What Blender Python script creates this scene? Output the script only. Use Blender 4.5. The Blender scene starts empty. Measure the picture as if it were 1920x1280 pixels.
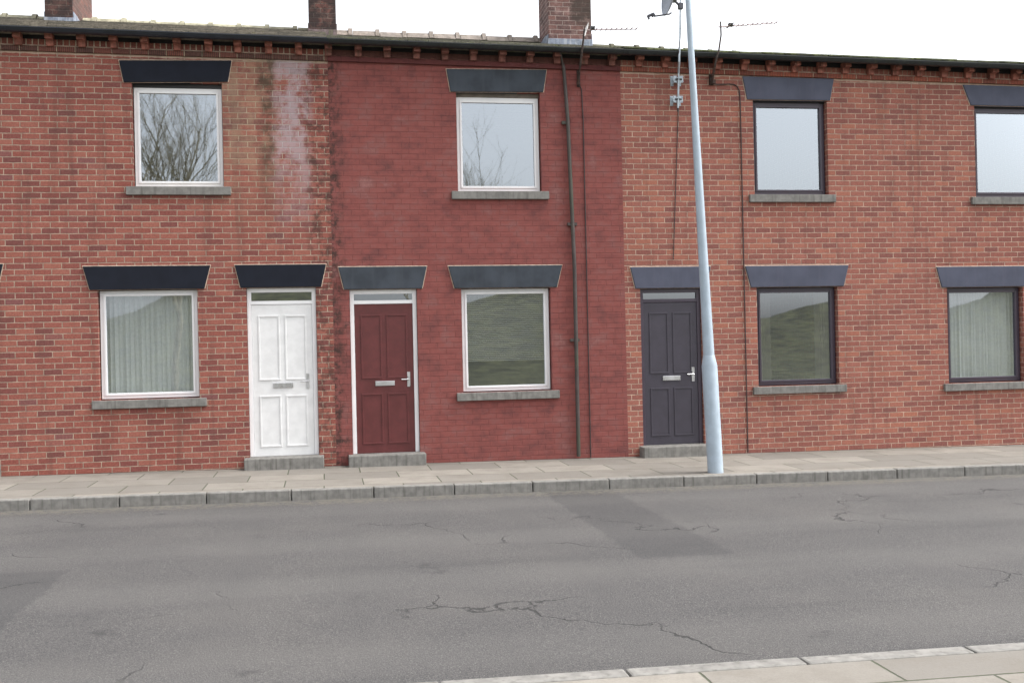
import bpy, bmesh, math, random
from mathutils import Matrix, Vector
random.seed(7)
R = math.radians
scn = bpy.context.scene
COL = scn.collection

# ------------------------------------------------------------------ camera
CAM = Vector((0.0, -14.43, 1.6)); F = 2005.0
ROT = Matrix.Rotation(R(-9.9), 3, 'Z') @ Matrix.Rotation(R(90), 3, 'X') @ Matrix.Rotation(-0.022, 3, 'Z')
cd = bpy.data.cameras.new('camera'); cam = bpy.data.objects.new('camera', cd); COL.objects.link(cam)
cam.matrix_world = Matrix.Translation(CAM) @ ROT.to_4x4()
cd.sensor_fit = 'HORIZONTAL'; cd.sensor_width = 36; cd.lens = 36*F/1920; cd.clip_end = 2000
scn.camera = cam

def P(px, py, Y=0.0):
    """survey helper: where the sight line of a photo pixel meets the real plane y = Y"""
    d = ROT @ Vector(((px-960)/F, -(py-640)/F, -1))
    return CAM + d*((Y-CAM.y)/d.y)

# ------------------------------------------------------------------ node helpers
class N:
    def __init__(s, name):
        s.m = bpy.data.materials.new(name); s.m.use_nodes = True
        s.t = s.m.node_tree; s.t.nodes.clear()
        s.out = s.t.nodes.new('ShaderNodeOutputMaterial')
    def new(s, typ, **kw):
        n = s.t.nodes.new(typ)
        for k, v in kw.items(): setattr(n, k, v)
        return n
    def put(s, sock, v):
        if hasattr(v, 'is_output') or hasattr(v, 'links'): s.t.links.new(v, sock)
        else:
            if isinstance(v, tuple) and len(v) == 3 and len(sock.default_value) == 4: v = v+(1,)
            sock.default_value = v
    def mth(s, op, a, b=0.0, c=None, clamp=False):
        n = s.new('ShaderNodeMath', operation=op, use_clamp=clamp)
        s.put(n.inputs[0], a); s.put(n.inputs[1], b)
        if c is not None: s.put(n.inputs[2], c)
        return n.outputs[0]
    def mix(s, f, a, b, blend='MIX'):
        n = s.new('ShaderNodeMix', data_type='RGBA', blend_type=blend)
        s.put(n.inputs['Factor'], f); s.put(n.inputs[6], a); s.put(n.inputs[7], b)
        return n.outputs[2]
    def ramp(s, f, stops, interp='LINEAR'):
        n = s.new('ShaderNodeValToRGB'); cr = n.color_ramp; cr.interpolation = interp
        while len(cr.elements) < len(stops): cr.elements.new(0.5)
        for e, (p, c) in zip(cr.elements, stops): e.position = p; e.color = c+(1,) if len(c) == 3 else c
        s.put(n.inputs[0], f); return n.outputs[0]
    def step(s, v, a, b):
        n = s.new('ShaderNodeMapRange', interpolation_type='SMOOTHSTEP')
        s.put(n.inputs[0], v); s.put(n.inputs[1], a); s.put(n.inputs[2], b); return n.outputs[0]
    def noise(s, vec, scale, detail=4, rough=0.55):
        n = s.new('ShaderNodeTexNoise'); s.put(n.inputs['Vector'], vec)
        n.inputs['Scale'].default_value = scale; n.inputs['Detail'].default_value = detail; n.inputs['Roughness'].default_value = rough
        return n.outputs[0]
    def comb(s, x, y, z=0.0):
        n = s.new('ShaderNodeCombineXYZ')
        for i, v in enumerate((x, y, z)): s.put(n.inputs[i], v)
        return n.outputs[0]
    def pos(s):
        g = s.new('ShaderNodeNewGeometry'); x = s.new('ShaderNodeSeparateXYZ'); s.t.links.new(g.outputs['Position'], x.inputs[0])
        s.geo = g; return g.outputs['Position'], x.outputs[0], x.outputs[1], x.outputs[2]
    def scalev(s, v, k):
        n = s.new('ShaderNodeVectorMath', operation='MULTIPLY'); s.put(n.inputs[0], v); n.inputs[1].default_value = k; return n.outputs[0]
    def bsdf(s, col, rough=0.8, bump=None, dist=0.005, strength=1.0, metal=0.0, spec=0.5):
        b = s.new('ShaderNodeBsdfPrincipled')
        s.put(b.inputs['Base Color'], col); s.put(b.inputs['Roughness'], rough); s.put(b.inputs['Metallic'], metal)
        s.put(b.inputs['Specular IOR Level'], spec)
        if bump is not None:
            n = s.new('ShaderNodeBump'); n.inputs['Distance'].default_value = dist; n.inputs['Strength'].default_value = strength
            s.put(n.inputs['Height'], bump); s.t.links.new(n.outputs[0], b.inputs['Normal'])
        s.t.links.new(b.outputs[0], s.out.inputs[0]); return b

def srgb(r, g, b):
    f = lambda c: (c/255/12.92) if c <= 10 else ((c/255+0.055)/1.055)**2.4
    return (f(r), f(g), f(b))

def simple(name, col, rough=0.6, metal=0.0, var=0.25, scale=9.0, bump=0.0, dirt=None, spec=0.5):
    n = N(name); p, x, y, z = n.pos()
    nz = n.noise(p, scale, 5)
    c = n.mix(n.step(nz, 0.3, 0.7), tuple(v*(1-var) for v in col), tuple(min(1, v*(1+var)) for v in col))
    if dirt:
        streak = n.noise(n.scalev(p, (22, 22, 1.6)), 1.0, 4)
        c = n.mix(n.mth('MULTIPLY', n.step(streak, 0.48, 0.72), dirt[1]), c, dirt[0])
    n.bsdf(c, n.mth('MULTIPLY_ADD', nz, 0.25, rough-0.12), nz if bump else None, bump or .001, 1, metal, spec)
    return n.m

def brick(name, stops, mortar, w=.2235, h=.075, joint=.0055, paint=None, ox=0.0, oz=0.0, offset=True, grooves=False, extra=None, seed=0.0, soot=None):
    n = N(name); p, x, y, z = n.pos()
    nrm = n.new('ShaderNodeSeparateXYZ'); n.t.links.new(n.geo.outputs['True Normal'], nrm.inputs[0])
    side = n.mth('GREATER_THAN', n.mth('ABSOLUTE', nrm.outputs[0]), .7)
    u = n.mth('ADD', n.mth('MULTIPLY', x, n.mth('SUBTRACT', 1.0, side)), n.mth('MULTIPLY', y, side))
    wob = n.mth('MULTIPLY', n.mth('SUBTRACT', n.noise(p, 7.0, 2), .5), .009)
    u = n.mth('ADD', n.mth('ADD', u, 50+ox), wob); zz = n.mth('ADD', n.mth('ADD', z, 20+oz), wob)
    v = n.mth('DIVIDE', zz, h); row = n.mth('FLOOR', v)
    off = n.mth('MULTIPLY', n.mth('MODULO', row, 2.0), .5) if offset else 0.0
    jit = n.new('ShaderNodeTexWhiteNoise', noise_dimensions='1D'); n.put(jit.inputs['W'], row)
    off = n.mth('ADD', off, n.mth('MULTIPLY', jit.outputs[0], .12 if offset else 0.0))
    uu = n.mth('ADD', n.mth('DIVIDE', u, w), off); col = n.mth('FLOOR', uu)
    fu, fv = n.mth('FRACT', uu), n.mth('FRACT', v)
    du = n.mth('MULTIPLY', n.mth('MINIMUM', fu, n.mth('SUBTRACT', 1.0, fu)), w)
    dv = n.mth('MULTIPLY', n.mth('MINIMUM', fv, n.mth('SUBTRACT', 1.0, fv)), h)
    d = n.mth('ADD', n.mth('MINIMUM', du, dv), n.mth('MULTIPLY', n.mth('SUBTRACT', n.noise(p, 60, 3), .5), .010))
    face = n.step(d, joint-.0015, joint+.0018)
    wn = n.new('ShaderNodeTexWhiteNoise', noise_dimensions='3D'); n.put(wn.inputs['Vector'], n.comb(col, row, seed))
    fine = n.noise(p, 45, 5, .7); big = n.noise(p, 1.3, 4)
    bc = n.ramp(wn.outputs[0], stops)
    bc = n.mix(n.step(fine, .3, .75), n.mix(.35, bc, (0.05, .03, .028)), n.mix(.18, bc, (.5, .27, .2)))
    bc = n.mix(n.mth('MULTIPLY', n.step(big, .42, .7), .3), bc, tuple(.62*v_ for v_ in stops[len(stops)//2][1]))
    mc = n.mix(n.step(n.noise(p, 12, 4), .35, .7), tuple(.62*c_ for c_ in mortar), mortar)
    c = n.mix(face, mc, bc)
    if grooves:
        g = n.mth('FRACT', n.mth('DIVIDE', u, .0245))
        g = n.step(n.mth('ABSOLUTE', n.mth('SUBTRACT', g, .5)), .24, .42)
        c = n.mix(n.mth('MULTIPLY', g, .75), c, (.03, .024, .02))
    if paint:                                         # masonry paint: joints nearly lost under it
        pn = n.noise(n.scalev(p, (1.0, 1, 1.3)), 2.6, 7, .72)
        pc = n.ramp(pn, paint)
        pc = n.mix(n.mth('MULTIPLY', n.mth('SUBTRACT', 1.0, face), .26), pc, (.07, .028, .028))
        pc = n.mix(n.mth('MULTIPLY', n.mth('SUBTRACT', wn.outputs[0], .3), .16, clamp=True), pc, srgb(104, 56, 54))
        pc = n.mix(n.mth('MULTIPLY', n.step(n.noise(n.scalev(p, (2.2, 1, 26)), 1.0, 4), .48, .7), .22), pc, (.09, .03, .034))
        worn = n.step(n.noise(n.scalev(p, (1, 1, 1.8)), 4.5, 7, .78), .56, .72)
        pc = n.mix(n.mth('MULTIPLY', worn, .45), pc, (.24, .13, .13))
        spots = n.step(n.noise(p, 11, 4, .7), .70, .76)
        pc = n.mix(n.mth('MULTIPLY', spots, .6), pc, (.03, .02, .02))
        c = pc
    if extra: c = extra(n, c, p, x, y, z, face)
    if soot: c = n.mix(n.mth('MULTIPLY', n.step(n.noise(p, soot[0], 5, .7), soot[1], soot[1]+.16), .85), c, soot[2])
    hgt = n.mth('ADD', n.mth('MULTIPLY', face, .4 if paint else 1.0), n.mth('MULTIPLY', fine, .35))
    n.bsdf(c, .88, hgt, .006, 1.0, 0, .25)
    return n.m

# ------------------------------------------------------------------ mesh helpers
class MB:
    def __init__(s): s.v = []; s.f = []; s.mi = []
    def add(s, vs, fs, mi=0):
        b = len(s.v); s.v += [Vector(v) for v in vs]; s.f += [[b+i for i in f] for f in fs]; s.mi += [mi]*len(fs); return s
    def hexa(s, c, mi=0):     # 8 corners: bottom ring 0-3 ccw seen from above, top ring 4-7
        return s.add(c, [(0, 3, 2, 1), (4, 5, 6, 7), (0, 1, 5, 4), (1, 2, 6, 5), (2, 3, 7, 6), (3, 0, 4, 7)], mi)
    def box(s, x0, x1, y0, y1, z0, z1, mi=0, sl=None):
        d0 = sl(x0) if sl else 0; d1 = sl(x1) if sl else 0
        return s.hexa([(x0, y0, z0+d0), (x1, y0, z0+d1), (x1, y1, z0+d1), (x0, y1, z0+d0),
                       (x0, y0, z1+d0), (x1, y0, z1+d1), (x1, y1, z1+d1), (x0, y1, z1+d0)], mi)
    def quad(s, a, b, c, d, mi=0): return s.add([a, b, c, d], [(0, 1, 2, 3)], mi)
    def prism(s, prof, x0, x1, sl=None, mi=0):          # profile (y,z) ccw seen from -x, extruded along x
        n = len(prof); d0 = sl(x0) if sl else 0; d1 = sl(x1) if sl else 0
        s.add([(x0, y, z+d0) for y, z in prof]+[(x1, y, z+d1) for y, z in prof],
              [(i, (i+1) % n, n+(i+1) % n, n+i) for i in range(n)]+[tuple(range(n-1, -1, -1)), tuple(range(n, 2*n))], mi); return s
    def tube(s, pts, r, seg=8, mi=0):
        pts = [Vector(p) for p in pts]; rr = r if isinstance(r, (list, tuple)) else [r]*len(pts)
        vs = []; up = None
        for i, p in enumerate(pts):
            t = (pts[min(i+1, len(pts)-1)]-pts[max(i-1, 0)]).normalized()
            a = (up-t*up.dot(t)) if up is not None else None
            if a is None or a.length < 1e-4:
                a = t.orthogonal()
            a.normalize(); up = a; b = t.cross(a)
            vs += [p+(a*math.cos(2*math.pi*k/seg)+b*math.sin(2*math.pi*k/seg))*rr[i] for k in range(seg)]
        fs = [(i*seg+k, i*seg+(k+1) % seg, (i+1)*seg+(k+1) % seg, (i+1)*seg+k) for i in range(len(pts)-1) for k in range(seg)]
        fs += [tuple(range(seg-1, -1, -1)), tuple(range((len(pts)-1)*seg, len(pts)*seg))]
        return s.add(vs, fs, mi)
    def build(s, name, mats, parent=None, loc=None, smooth=False, bevel=0.0):
        if not isinstance(mats, (list, tuple)): mats = [mats]
        base = Vector(loc) if loc is not None else (abs_loc(parent) if parent else Vector((0, 0, 0)))
        me = bpy.data.meshes.new(name); me.from_pydata([v-base for v in s.v], [], s.f)
        for m in mats: me.materials.append(m)
        for p, i in zip(me.polygons, s.mi): p.material_index = i; p.use_smooth = smooth
        bm = bmesh.new(); bm.from_mesh(me); bmesh.ops.recalc_face_normals(bm, faces=bm.faces); bm.to_mesh(me); bm.free()
        o = bpy.data.objects.new(name, me); COL.objects.link(o)
        if parent: o.parent = parent; o.location = base-abs_loc(parent)
        else: o.location = base
        if smooth: me.set_sharp_from_angle(angle=R(40))
        if bevel:
            b = o.modifiers.new('bevel', 'BEVEL'); b.width = bevel; b.segments = 2; b.limit_method = 'ANGLE'
        return o
def abs_loc(o):
    v = Vector((0, 0, 0))
    while o: v = v+o.location; o = o.parent
    return v
def thing(name, label, cat, loc, group=None):
    o = bpy.data.objects.new(name, None); COL.objects.link(o); o.location = loc; o.empty_display_size = .2
    o['label'] = label; o['category'] = cat
    if group: o['group'] = group
    return o

# ------------------------------------------------------------------ surveyed lines
GS = -0.010                                      # the street falls gently to the right
g = lambda x: GS*x
BX2, BX1 = P(1163, 150).x, P(615, 150).x         # party walls
W = BX2-BX1
EDGE = [BX1-2*W, BX1-W, BX1, BX2, BX2+W, BX2+2*W]
_a, _b = P(0, 94.4), P(1920, 160)
zc = lambda x: _a.z+(_b.z-_a.z)*(x-_a.x)/(_b.x-_a.x)          # underside of the oversailing course
YR = 3.5
def line(p0, p1, Y):
    a, b = P(*p0, Y), P(*p1, Y); return lambda x: a.z+(b.z-a.z)*(x-a.x)/(b.x-a.x)
ridA = line((0, 29), (575, 54), YR); ridB = line((640, 57), (1010, 71.5), YR); ridC = line((1115, 85), (1920, 129), YR)
ridge_of = [ridA, ridA, ridB, ridC, ridC]

# ------------------------------------------------------------------ materials
RED = [(0, srgb(112, 64, 63)), (.12, srgb(130, 70, 66)), (.4, srgb(147, 80, 70)), (.7, srgb(154, 88, 77)), (.93, srgb(164, 100, 86)), (1, srgb(124, 76, 78))]
ORG = [(0, srgb(130, 80, 75)), (.2, srgb(146, 88, 79)), (.5, srgb(156, 96, 84)), (.8, srgb(164, 103, 90)), (1, srgb(174, 110, 90))]
DRK = [(0, srgb(46, 38, 38)), (.4, srgb(84, 56, 52)), (.7, srgb(110, 66, 58)), (1, srgb(130, 74, 64))]
MORT = srgb(186, 164, 146)
def smear(n, c, p, x, y, z, face):
    k = (_b.z-_a.z)/(_b.x-_a.x)
    d = n.mth('SUBTRACT', n.mth('MULTIPLY_ADD', x, k, _a.z-k*_a.x), z)
    d = n.mth('ADD', d, n.mth('MULTIPLY', n.noise(p, 5, 5, .7), .06))
    return n.mix(n.mth('MULTIPLY', n.mth('SUBTRACT', 1.0, n.step(d, .050, .066)), .85), c, srgb(196, 176, 158))
def runs(n, c, p, x, y, z, face):
    c = smear(n, c, p, x, y, z, face)
    r = n.noise(n.scalev(p, (5, 1, .35)), 1.0, 5, .65)
    return n.mix(n.mth('MULTIPLY', n.step(r, .5, .68), .35), c, srgb(92, 66, 60))
def stains(n, c, p, x, y, z, face):
    c = runs(n, c, p, x, y, z, face)
    wig = n.mth('MULTIPLY', n.mth('SUBTRACT', n.noise(p, 3.5, 5, .7), .5), .34)
    xx = n.mth('ADD', x, wig)
    def band(a, b, s): return n.mth('MULTIPLY', n.step(xx, a-s, a+s), n.mth('SUBTRACT', 1.0, n.step(xx, b-s, b+s)))
    fade = n.step(n.mth('ADD', z, n.mth('MULTIPLY', n.noise(p, 1.1, 3), 1.2)), 3.4, 5.2)
    pat = n.noise(n.scalev(p, (1, 1, .6)), 4.2, 6, .7)
    cream = n.mth('MULTIPLY', n.mth('MULTIPLY', band(-1.3, -.62, .16), n.step(pat, .36, .62)), fade)
    c = n.mix(n.mth('MULTIPLY', cream, n.mth('MULTIPLY_ADD', face, -.35, .75)), c, srgb(170, 150, 124))
    white = n.mth('MULTIPLY', n.mth('MULTIPLY', band(-.60, -.15, .09), n.step(n.noise(n.scalev(p, (1, 1, .8)), 3.4, 7, .75), .38, .56)), fade)
    c = n.mix(n.mth('MULTIPLY', white, n.mth('MULTIPLY_ADD', face, -.22, .82)), c, srgb(180, 168, 172))
    dark = n.mth('MULTIPLY', n.mth('MULTIPLY', band(-.80, -.60, .06), n.step(n.noise(p, 6, 6, .75), .38, .6)), fade)
    c = n.mix(n.mth('MULTIPLY', dark, .8), c, srgb(70, 62, 50))
    grime = n.mth('MULTIPLY', band(-.16, .5, .09), n.step(n.noise(p, 7, 6, .75), .46, .6))
    return n.mix(n.mth('MULTIPLY', grime, .7), c, srgb(66, 50, 46))
def seam(n, c, p, x, y, z, face):       # grime and bare brick creeping over the painted front's left edge
    e = n.mth('SUBTRACT', 1.0, n.step(n.mth('ADD', x, n.mth('MULTIPLY', n.mth('SUBTRACT', n.noise(p, 5, 5, .7), .5), .6)), BX1+.02, BX1+.22))
    return n.mix(n.mth('MULTIPLY', e, n.step(n.noise(p, 8, 6, .75), .4, .6)), c, srgb(66, 50, 46))
M = {}
M['brick_left'] = brick('brick_red_stained', RED, MORT, extra=stains)
M['brick_right'] = brick('brick_orange', ORG, srgb(196, 168, 150), seed=3.0, oz=.03, extra=runs)
PAINT = [(.28, srgb(94, 62, 60)), (.40, srgb(118, 71, 68)), (.50, srgb(134, 77, 72)), (.60, srgb(130, 84, 80)), (.72, srgb(146, 104, 100))]
M['painted'] = brick('red_masonry_paint', RED, MORT, paint=PAINT, extra=seam)
M['soldier'] = brick('soldier_brick', [(0, srgb(104, 62, 58)), (.5, srgb(134, 78, 70)), (1, srgb(154, 92, 80))], srgb(196, 180, 162), w=.0745, h=9, offset=False, joint=.007, seed=1)
M['soldier_right'] = brick('soldier_brick_orange', ORG[:4], srgb(176, 150, 132), w=.0745, h=9, offset=False, joint=.0055, seed=2)
M['soldier_paint'] = brick('soldier_paint', DRK, MORT, w=.0745, h=9, offset=False, paint=[(.3, srgb(84, 58, 54)), (.7, srgb(104, 70, 64))])
M['course'] = brick('moulded_course_brick', DRK[1:]+[(1, srgb(140, 66, 54))], srgb(178, 160, 138), h=9, offset=False, grooves=True, soot=(5, .58, (.05, .05, .035)))
M['course_right'] = brick('moulded_course_orange', [(0, srgb(120, 62, 50)), (.5, srgb(150, 76, 60)), (1, srgb(166, 88, 66))], srgb(186, 164, 140), h=9, offset=False, grooves=True, seed=4, soot=(4, .66, (.05, .05, .035)))
M['course_paint'] = brick('moulded_course_painted', DRK, MORT, h=9, offset=False, grooves=True, paint=[(.3, srgb(80, 46, 46)), (.7, srgb(104, 58, 56))])
M['bracket'] = simple('terracotta_bracket', srgb(142, 92, 80), .9, var=.4, scale=11, bump=.004, dirt=((.05, .042, .035), .7), spec=.2)
M['bracket_paint'] = simple('painted_bracket', srgb(122, 82, 74), .9, var=.35, scale=14, bump=.004, dirt=((.05, .05, .035), .6), spec=.2)
def chim_soot(n, c, p, x, y, z, face):
    lx = n.mth('FRACT', n.mth('ADD', n.mth('MULTIPLY', x, .5), .0))
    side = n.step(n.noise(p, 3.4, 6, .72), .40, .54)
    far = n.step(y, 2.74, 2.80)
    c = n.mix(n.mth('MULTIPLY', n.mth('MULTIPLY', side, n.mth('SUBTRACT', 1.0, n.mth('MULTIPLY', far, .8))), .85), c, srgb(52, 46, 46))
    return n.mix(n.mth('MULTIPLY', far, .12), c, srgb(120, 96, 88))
def chim_top(n, c, p, x, y, z, face):
    wig = n.mth('MULTIPLY', n.mth('SUBTRACT', n.noise(p, 4, 5, .7), .5), .5)
    m = n.mth('MULTIPLY', n.step(n.mth('ADD', x, wig), 4.05, 4.16), n.step(n.mth('ADD', z, wig), CT.z-.12, CT.z+.06))
    c = n.mix(n.mth('MULTIPLY', m, .8), c, srgb(66, 58, 54))
    return n.mix(n.mth('MULTIPLY', n.step(n.noise(p, 6, 5, .7), .5, .64), .4), c, srgb(166, 140, 136))
CT = P(1085, 42, 2.72)
M['chimney_dark'] = brick('sooty_chimney_brick', [(0, srgb(62, 52, 52)), (.4, srgb(84, 64, 62)), (.7, srgb(104, 70, 66)), (1, srgb(120, 76, 70))], srgb(128, 112, 104), extra=chim_soot, seed=5)
M['chimney_red'] = brick('chimney_brick', [(0, srgb(80, 64, 67)), (.5, srgb(102, 78, 78)), (1, srgb(124, 90, 87))], srgb(176, 158, 152), extra=chim_top, seed=6)
M['lead_dull'] = simple('mossy_mortar_flaunching', srgb(112, 98, 98), .9, var=.4, scale=14, bump=.006, dirt=(srgb(104, 108, 76), .6))
M['lead'] = simple('lead_flashing', srgb(122, 130, 146), .55, var=.3, scale=16, bump=.004, dirt=((.7, .7, .7), .35))
M['mortar'] = simple('mortar', MORT, .95, var=.25, scale=20, bump=.002)
M['gutter'] = simple('black_gutter', srgb(26, 31, 41), .38, var=.2, scale=5)
M['gutter_moss'] = simple('mossy_black_gutter', srgb(25, 29, 32), .45, var=.3, scale=4, dirt=(srgb(60, 66, 46), .3))
M['lintel_navy'] = simple('navy_lintel_paint', srgb(31, 34, 43), .8, var=.14, scale=5, dirt=(srgb(34, 37, 46), .35), spec=.15)
M['lintel_slate'] = simple('slate_lintel_paint', srgb(64, 69, 76), .8, var=.2, scale=3, dirt=(srgb(74, 78, 84), .35), spec=.15)
M['lintel_blue'] = simple('blue_grey_lintel_paint', srgb(82, 85, 99), .8, var=.12, scale=3, dirt=(srgb(92, 92, 106), .3), spec=.15)
M['upvc'] = simple('white_plastic', (.82, .82, .83), .35, var=.04, scale=3)
M['upvc_dark'] = simple('dark_plastic', srgb(66, 58, 70), .35, var=.08, scale=3)
M['stone'] = simple('sill_stone', srgb(120, 118, 114), .85, var=.2, scale=12, bump=.003, dirt=(srgb(70, 68, 62), .5))
M['galv'] = simple('galvanised_steel', srgb(176, 186, 194), .5, .35, var=.14, scale=24)
M['pole'] = simple('pale_grey_pole_paint', srgb(164, 178, 190), .5, 0.0, var=.07, scale=9, dirt=(srgb(120, 132, 140), .25))
M['dark_metal'] = simple('weathered_dark_steel', srgb(64, 54, 50), .7, .3, var=.4, scale=30, dirt=(srgb(96, 62, 44), .5))
M['alu'] = simple('aerial_aluminium', srgb(168, 150, 150), .4, .6, var=.15, scale=30)
M['dish'] = simple('grey_dish_paint', srgb(150, 156, 166), .5, 0, var=.08, scale=8)
M['dish_dark'] = simple('dish_back', srgb(78, 78, 86), .55, 0, var=.15, scale=10)
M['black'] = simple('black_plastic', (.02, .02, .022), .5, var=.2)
M['pale_plastic'] = simple('pale_aerial_plastic', srgb(226, 222, 220), .5, var=.05)
M['cable'] = simple('cable_jacket', srgb(58, 46, 46), .6, var=.25, scale=12)
M['downpipe'] = simple('downpipe_paint', srgb(70, 62, 60), .6, var=.25, scale=8, dirt=(srgb(62, 74, 52), .5))
M['putty'] = simple('weathered_head_timber', srgb(120, 112, 104), .8, var=.2)
M['eaves'] = simple('black_eaves_shade', srgb(40, 38, 40), .8, var=.3, scale=7, spec=.2)  # near-black colour standing in for the shadow below the gutter
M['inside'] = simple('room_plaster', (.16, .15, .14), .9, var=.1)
M['drape'] = simple('grey_drape', srgb(132, 124, 118), .95, var=.12)
M['net'] = simple('net_curtain', (.72, .72, .70), .9, var=.06, scale=30)
M['door_a'] = simple('white_door', (.72, .72, .72), .4, var=.05)
M['door_b'] = simple('dark_red_door', srgb(92, 40, 40), .45, var=.12)
M['door_c'] = simple('dark_door', srgb(58, 54, 64), .45, var=.1)
M['brass'] = simple('handle_metal', (.6, .6, .62), .3, .9, var=.1)
M['bark'] = simple('grey_bark', srgb(150, 142, 120), .95, var=.3, scale=6, bump=.02)

def glass():
    n = N('window_glass')
    gl = n.new('ShaderNodeBsdfGlossy'); gl.inputs['Roughness'].default_value = .015; gl.inputs['Color'].default_value = (.86, .93, 1, 1)
    p, x, y, z = n.pos(); wv = n.noise(p, 2.0, 2)
    b = n.new('ShaderNodeBump'); b.inputs['Distance'].default_value = .0002; n.put(b.inputs['Height'], wv); n.t.links.new(b.outputs[0], gl.inputs['Normal'])
    tr = n.new('ShaderNodeBsdfTransparent'); tr.inputs['Color'].default_value = (.82, .86, .88, 1)
    fr = n.new('ShaderNodeFresnel'); fr.inputs['IOR'].default_value = 1.5
    mx = n.new('ShaderNodeMixShader'); n.put(mx.inputs[0], n.mth('ADD', fr.outputs[0], .33, clamp=True))
    n.t.links.new(tr.outputs[0], mx.inputs[1]); n.t.links.new(gl.outputs[0], mx.inputs[2]); n.t.links.new(mx.outputs[0], n.out.inputs[0])
    return n.m
M['glass'] = glass()
def slate(name, a, b, moss, amt):
    n = N(name); p, x, y, z = n.pos()
    wn = n.new('ShaderNodeTexWhiteNoise', noise_dimensions='3D')
    n.put(wn.inputs['Vector'], n.comb(n.mth('FLOOR', n.mth('MULTIPLY', x, 3.5)), n.mth('FLOOR', n.mth('MULTIPLY', y, 4.0))))
    c = n.mix(wn.outputs[0], a, b)
    f = n.noise(p, 18, 6, .7); c = n.mix(n.step(f, .35, .75), c, tuple(.5*v for v in a))
    rowl = n.mth('FRACT', n.mth('MULTIPLY', n.mth('ADD', y, .205), 15/3.705)); c = n.mix(n.mth('MULTIPLY', n.mth('SUBTRACT', 1.0, n.step(rowl, .04, .16)), .5), c, (.05, .048, .04))
    ms = n.step(n.noise(n.scalev(p, (1, 1, 1)), 5.5, 6, .75), .62-amt, .72-amt*.6)
    c = n.mix(ms, c, n.mix(n.noise(p, 30, 3), moss, tuple(1.35*v for v in moss)))
    n.bsdf(c, .8, n.mth('ADD', f, ms), .012); return n.m
M['slate_left'] = slate('mossy_stone_slate', srgb(104, 98, 88), srgb(132, 124, 110), srgb(98, 96, 66), .03)
M['slate_mid'] = slate('green_stone_slate', srgb(98, 96, 84), srgb(118, 113, 100), srgb(92, 96, 62), .12)
M['slate_right'] = slate('green_slate', srgb(88, 94, 70), srgb(108, 110, 84), srgb(112, 118, 80), .20)
M['ridge_left'] = simple('lichened_ridge_tile', srgb(150, 146, 126), .9, var=.3, scale=9, bump=.006, dirt=(srgb(104, 100, 80), .5))
M['ridge_mid'] = simple('pink_ridge_tile', srgb(130, 121, 114), .9, var=.25, scale=9, bump=.006, dirt=(srgb(104, 96, 82), .6))
M['ridge_right'] = simple('dark_ridge_tile', srgb(84, 82, 66), .9, var=.3, scale=9, bump=.006)

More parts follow.
